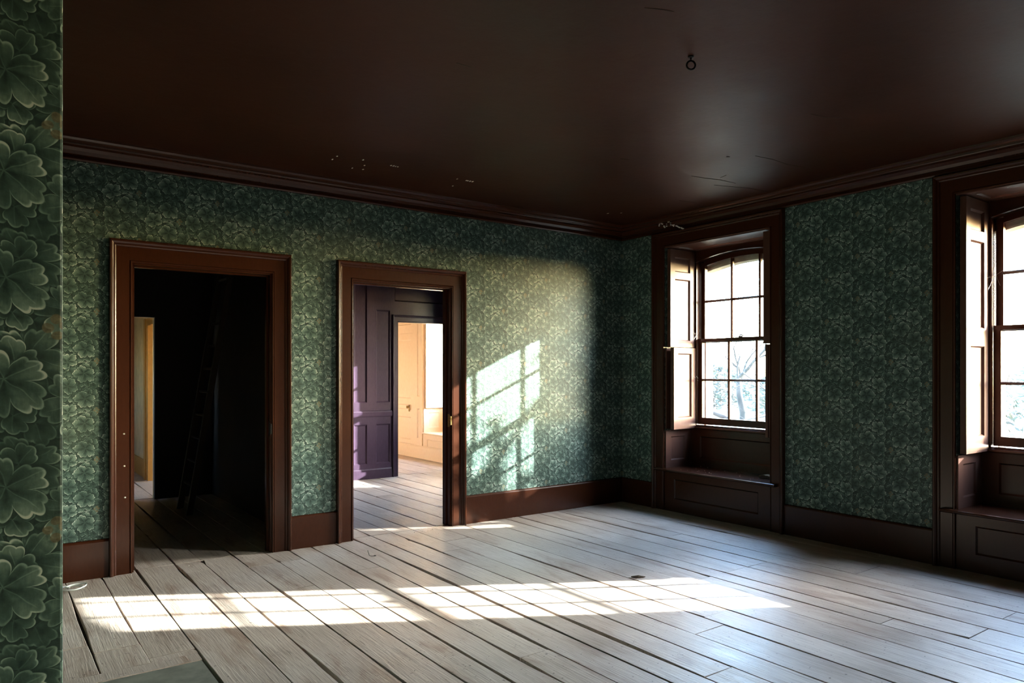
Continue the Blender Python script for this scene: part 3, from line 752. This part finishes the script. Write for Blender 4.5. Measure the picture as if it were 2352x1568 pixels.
# splintered bits and crumbs
r = random.Random(11); mb = MB()
def crumb(p, s):
    mb.rings([[p+Vector((math.cos(a)*s*r.uniform(.5, 1), math.sin(a)*s*r.uniform(.5, 1), 0)) for a in (0, 1.6, 3.1, 4.7)], [p+Vector((math.cos(a)*s*.5, math.sin(a)*s*.4, s*.6)) for a in (0.2, 1.8, 3.3, 4.9)]])
for k in range(90): crumb(Vector((r.uniform(-5.5, -.1), -.03-abs(r.gauss(0, .025)), .001)), r.uniform(.002, .006))
for k in range(90): crumb(Vector((-.03-abs(r.gauss(0, .03)), r.uniform(-5.2, -.1), .001)), r.uniform(.002, .006))
for k in range(70): crumb(Vector((r.uniform(-5.2, -.2), r.uniform(-4.4, -.2), .002)), r.uniform(.0015, .004))
for k in range(26): crumb(Vector((r.uniform(.02, .38), r.uniform(-1.85, -.7), .4405)), r.uniform(.002, .005))
tag(mb.build('plaster_crumbs', M['paint_white']), 'scattered pale plaster crumbs along the skirtings', 'crumbs', kind='stuff')
for (px, py, ang, l, lab) in ((1466, 1325, -.6, .10, 'dark splinter of board lying mid floor beyond the sunlight'), (1340, 1408+118, -.4, .0, '')):
    if not lab: continue
    c = on_floor(px, py, .004); d = Vector((math.cos(ang), math.sin(ang), 0)); s = Vector((-d.y, d.x, 0))
    mb = MB(); mb.rings([[c-d*l/2+s*.006, c-d*l/2-s*.004, c-d*l/2+Vector((0, 0, .008))], [c+s*.016, c-s*.012, c+Vector((0, 0, .014))], [c+d*l/2+s*.003, c+d*l/2-s*.003, c+d*l/2+Vector((0, 0, .004))]])
    tag(mb.build('wood_splinter', M['card']), lab, 'splinter')
# cobwebs at the corner window
def cobweb(c, seed, lab, n=14, sp=.09):
    r = random.Random(seed); mb = MB()
    for k in range(n):
        a = Vector(c)+Vector((r.uniform(-.02, .02), r.gauss(0, .015), r.gauss(0, .02))); b = a+Vector((r.uniform(-.08, .05), r.gauss(0, sp*.6), r.gauss(0, sp)))
        m = (a+b)/2+Vector((0, 0, -.006)); mb.tube([a, m, b], .0006, 3)
    return tag(mb.build('cobweb', M['web']), lab, 'cobweb')
cobweb((.40, WIN_Y[2]+.555, 1.84), 1, 'wispy cobweb where the corner window sashes meet')
cobweb((.40, WIN_Y[2]+.56, 1.38), 2, 'thin cobweb threads halfway up the lower corner sash', 6)
cobweb((.41, WIN_Y[1]+.55, 2.18), 3, 'wispy cobweb on the frame of the right hand window', 12, .06)

# ------------------------------------------------------------------ outdoors
mb = MB(); mb.box(.85, 140, -90, 90, -1.2, -.55)
struct(mb.build('ground', M['grass']), 'rough grass outside the windows', 'ground')
def tree(loc, h, seed, lab, spread=.5, depth=6, lean=(0, 0), r0=None, group=None, nb=3):
    r = random.Random(seed); root = tag(empty('bare_tree', loc), lab, 'tree', group)
    tr, br = MB(), MB()
    def grow(p, d, l, rad, dep):
        pts = [p]; rads = [rad]; dd = d.copy()
        ns = 4 if dep >= depth-1 else 3
        for i in range(ns):
            dd = (dd + Vector((r.gauss(0, .16), r.gauss(0, .16), r.gauss(.02, .11)))).normalized(); pts.append(pts[-1]+dd*l/ns); rads.append(rad*(1-.42*(i+1)/ns))
        (tr if dep == depth else br).tube(pts, rads, 6 if dep >= depth-1 else (4 if dep > 2 else 3), dep == depth)
        if dep == 0: return
        for k in range(nb if dep > 1 else nb+1):
            i = r.randint(1, ns) if k else ns
            a = r.uniform(0, 6.28); t1 = dd.orthogonal().normalized(); t1.rotate(Matrix.Rotation(a, 3, dd))
            grow(pts[i], (dd + t1*r.uniform(.45, 1.0)*spread*1.5).normalized(), l*r.uniform(.58, .80), rads[i]*.68, dep-1)
    grow(Vector((0, 0, 0)), Vector((lean[0], lean[1], 1)).normalized(), h*.32, r0 or h*.022, depth)
    a = tr.build('trunk', M['bark'], root, True, False); b = br.build('branches', M['bark'], root, True, False)
    return root
tree((11.6, -8.3, -.6), 12.5, 21, 'bare grey tree towards the low sun outside', .55, 6)
tree((9.0, 3.2, -.6), 5.2, 5, 'bare twisted thicket seen through the lower corner window panes', .8, 6, (.1, -.25))
tree((10.5, 6.2, -.6), 6.0, 6, 'bare thicket left in the corner window view', .8, 6, (.1, .2))
tree((17, 15.5, -.6), 10, 8, 'taller bare tree behind the thicket outside', .5, 6)
tree((30, 11.0, -.6), 12, 13, 'distant bare tree right of the corner window view', .5, 6)
def shrub(loc, rad, h, seed, lab, n=900, leaf=.07):
    r = random.Random(seed); root = tag(empty('leafy_shrub', loc), lab, 'shrub')
    mb = MB(); st = MB()
    for k in range(9):
        a = r.uniform(0, 6.28); st.tube([(0, 0, 0), (math.cos(a)*rad*.4, math.sin(a)*rad*.4, h*.5), (math.cos(a)*rad*.7, math.sin(a)*rad*.7, h*.85)], [.03, .02, .006], 4)
    for k in range(n):
        a, u = r.uniform(0, 6.28), r.random()**.5; z = h*r.uniform(.1, 1); rr = rad*math.sin(math.pi*min(1, .25+.75*z/h))**.6*u
        c = Vector((math.cos(a)*rr, math.sin(a)*rr, z)); d = Vector((r.gauss(0, 1), r.gauss(0, 1), r.gauss(0, .7))).normalized(); s = d.orthogonal().normalized(); l = leaf*r.uniform(.6, 1.3)
        mb.add([c-d*l, c+s*l*.35, c+d*l, c-s*l*.35+d.cross(s)*l*.1], [(0, 1, 2), (0, 2, 3)])
    st.build('stems', M['bark'], root, False, False); o = mb.build('foliage', M['leafgreen'], root, False, False); return root
def clad_tree(loc, seed, lab, zc, rx, rz, n):
    r = random.Random(seed); root = tag(empty('ivy_clad_tree', loc), lab, 'tree')
    st, fo = MB(), MB()
    st.tube([(0, 0, 0), (.05, .02, 1.5), (-.04, .05, 3.0), (0, 0, zc), (.05, 0, zc+rz)], [.20, .17, .14, .09, .03], 8)
    for k in range(16):
        a = r.uniform(0, 6.28); z = zc+r.uniform(-.9, .9)*rz; u = r.uniform(.4, 1.); tip = Vector((math.cos(a)*rx*u, math.sin(a)*rx*u, z+.25))
        st.tube([(0, 0, z-.4), tip*.5+Vector((0, 0, z*.5-.05)), tip], [.06, .04, .015], 5)
        for q in range(n):
            d0 = Vector((r.gauss(0, .24), r.gauss(0, .24), r.gauss(0, .16))); c = tip+d0
            d = Vector((r.gauss(0, 1), r.gauss(0, 1), r.gauss(0, .7))).normalized(); s_ = d.orthogonal().normalized(); l = r.uniform(.06, .12)
            fo.add([c-d*l, c+s_*l*.5, c+d*l, c-s_*l*.5+d.cross(s_)*l*.15], [(0, 1, 2), (0, 2, 3)])
    st.build('trunk', M['bark'], root, True, False); fo.build('foliage', M['leafgreen'], root, False, False)
clad_tree((6.5, -4.75, -.6), 77, 'ivy clad tree shading the corner window from the sun', 4.25, 1.15, .95, 30)
shrub((6.2, -1.05, -.6), .8, 2.4, 31, 'green leafy shrub just outside the right hand window', 1500, .06)
r = random.Random(3)
for k, (x, y, rad, h, lab) in enumerate(((24, 18, 2.6, 2.4, 'wide low hedge shrub below the bare trees'), (27, 25, 3.2, 2.8, 'rounded hedge shrub left in the corner window view'), (22, 11.5, 2.2, 2.4, 'low hedge shrub right in the corner window view'), (19, -3, 3.5, 2.8, 'large hedge shrub beyond the right hand window'), (24, 2, 3.2, 2.8, 'hedge shrub between the views of the two windows'))):
    shrub((x, y, -.6), rad, h, 40+k, lab, 2200, .17)
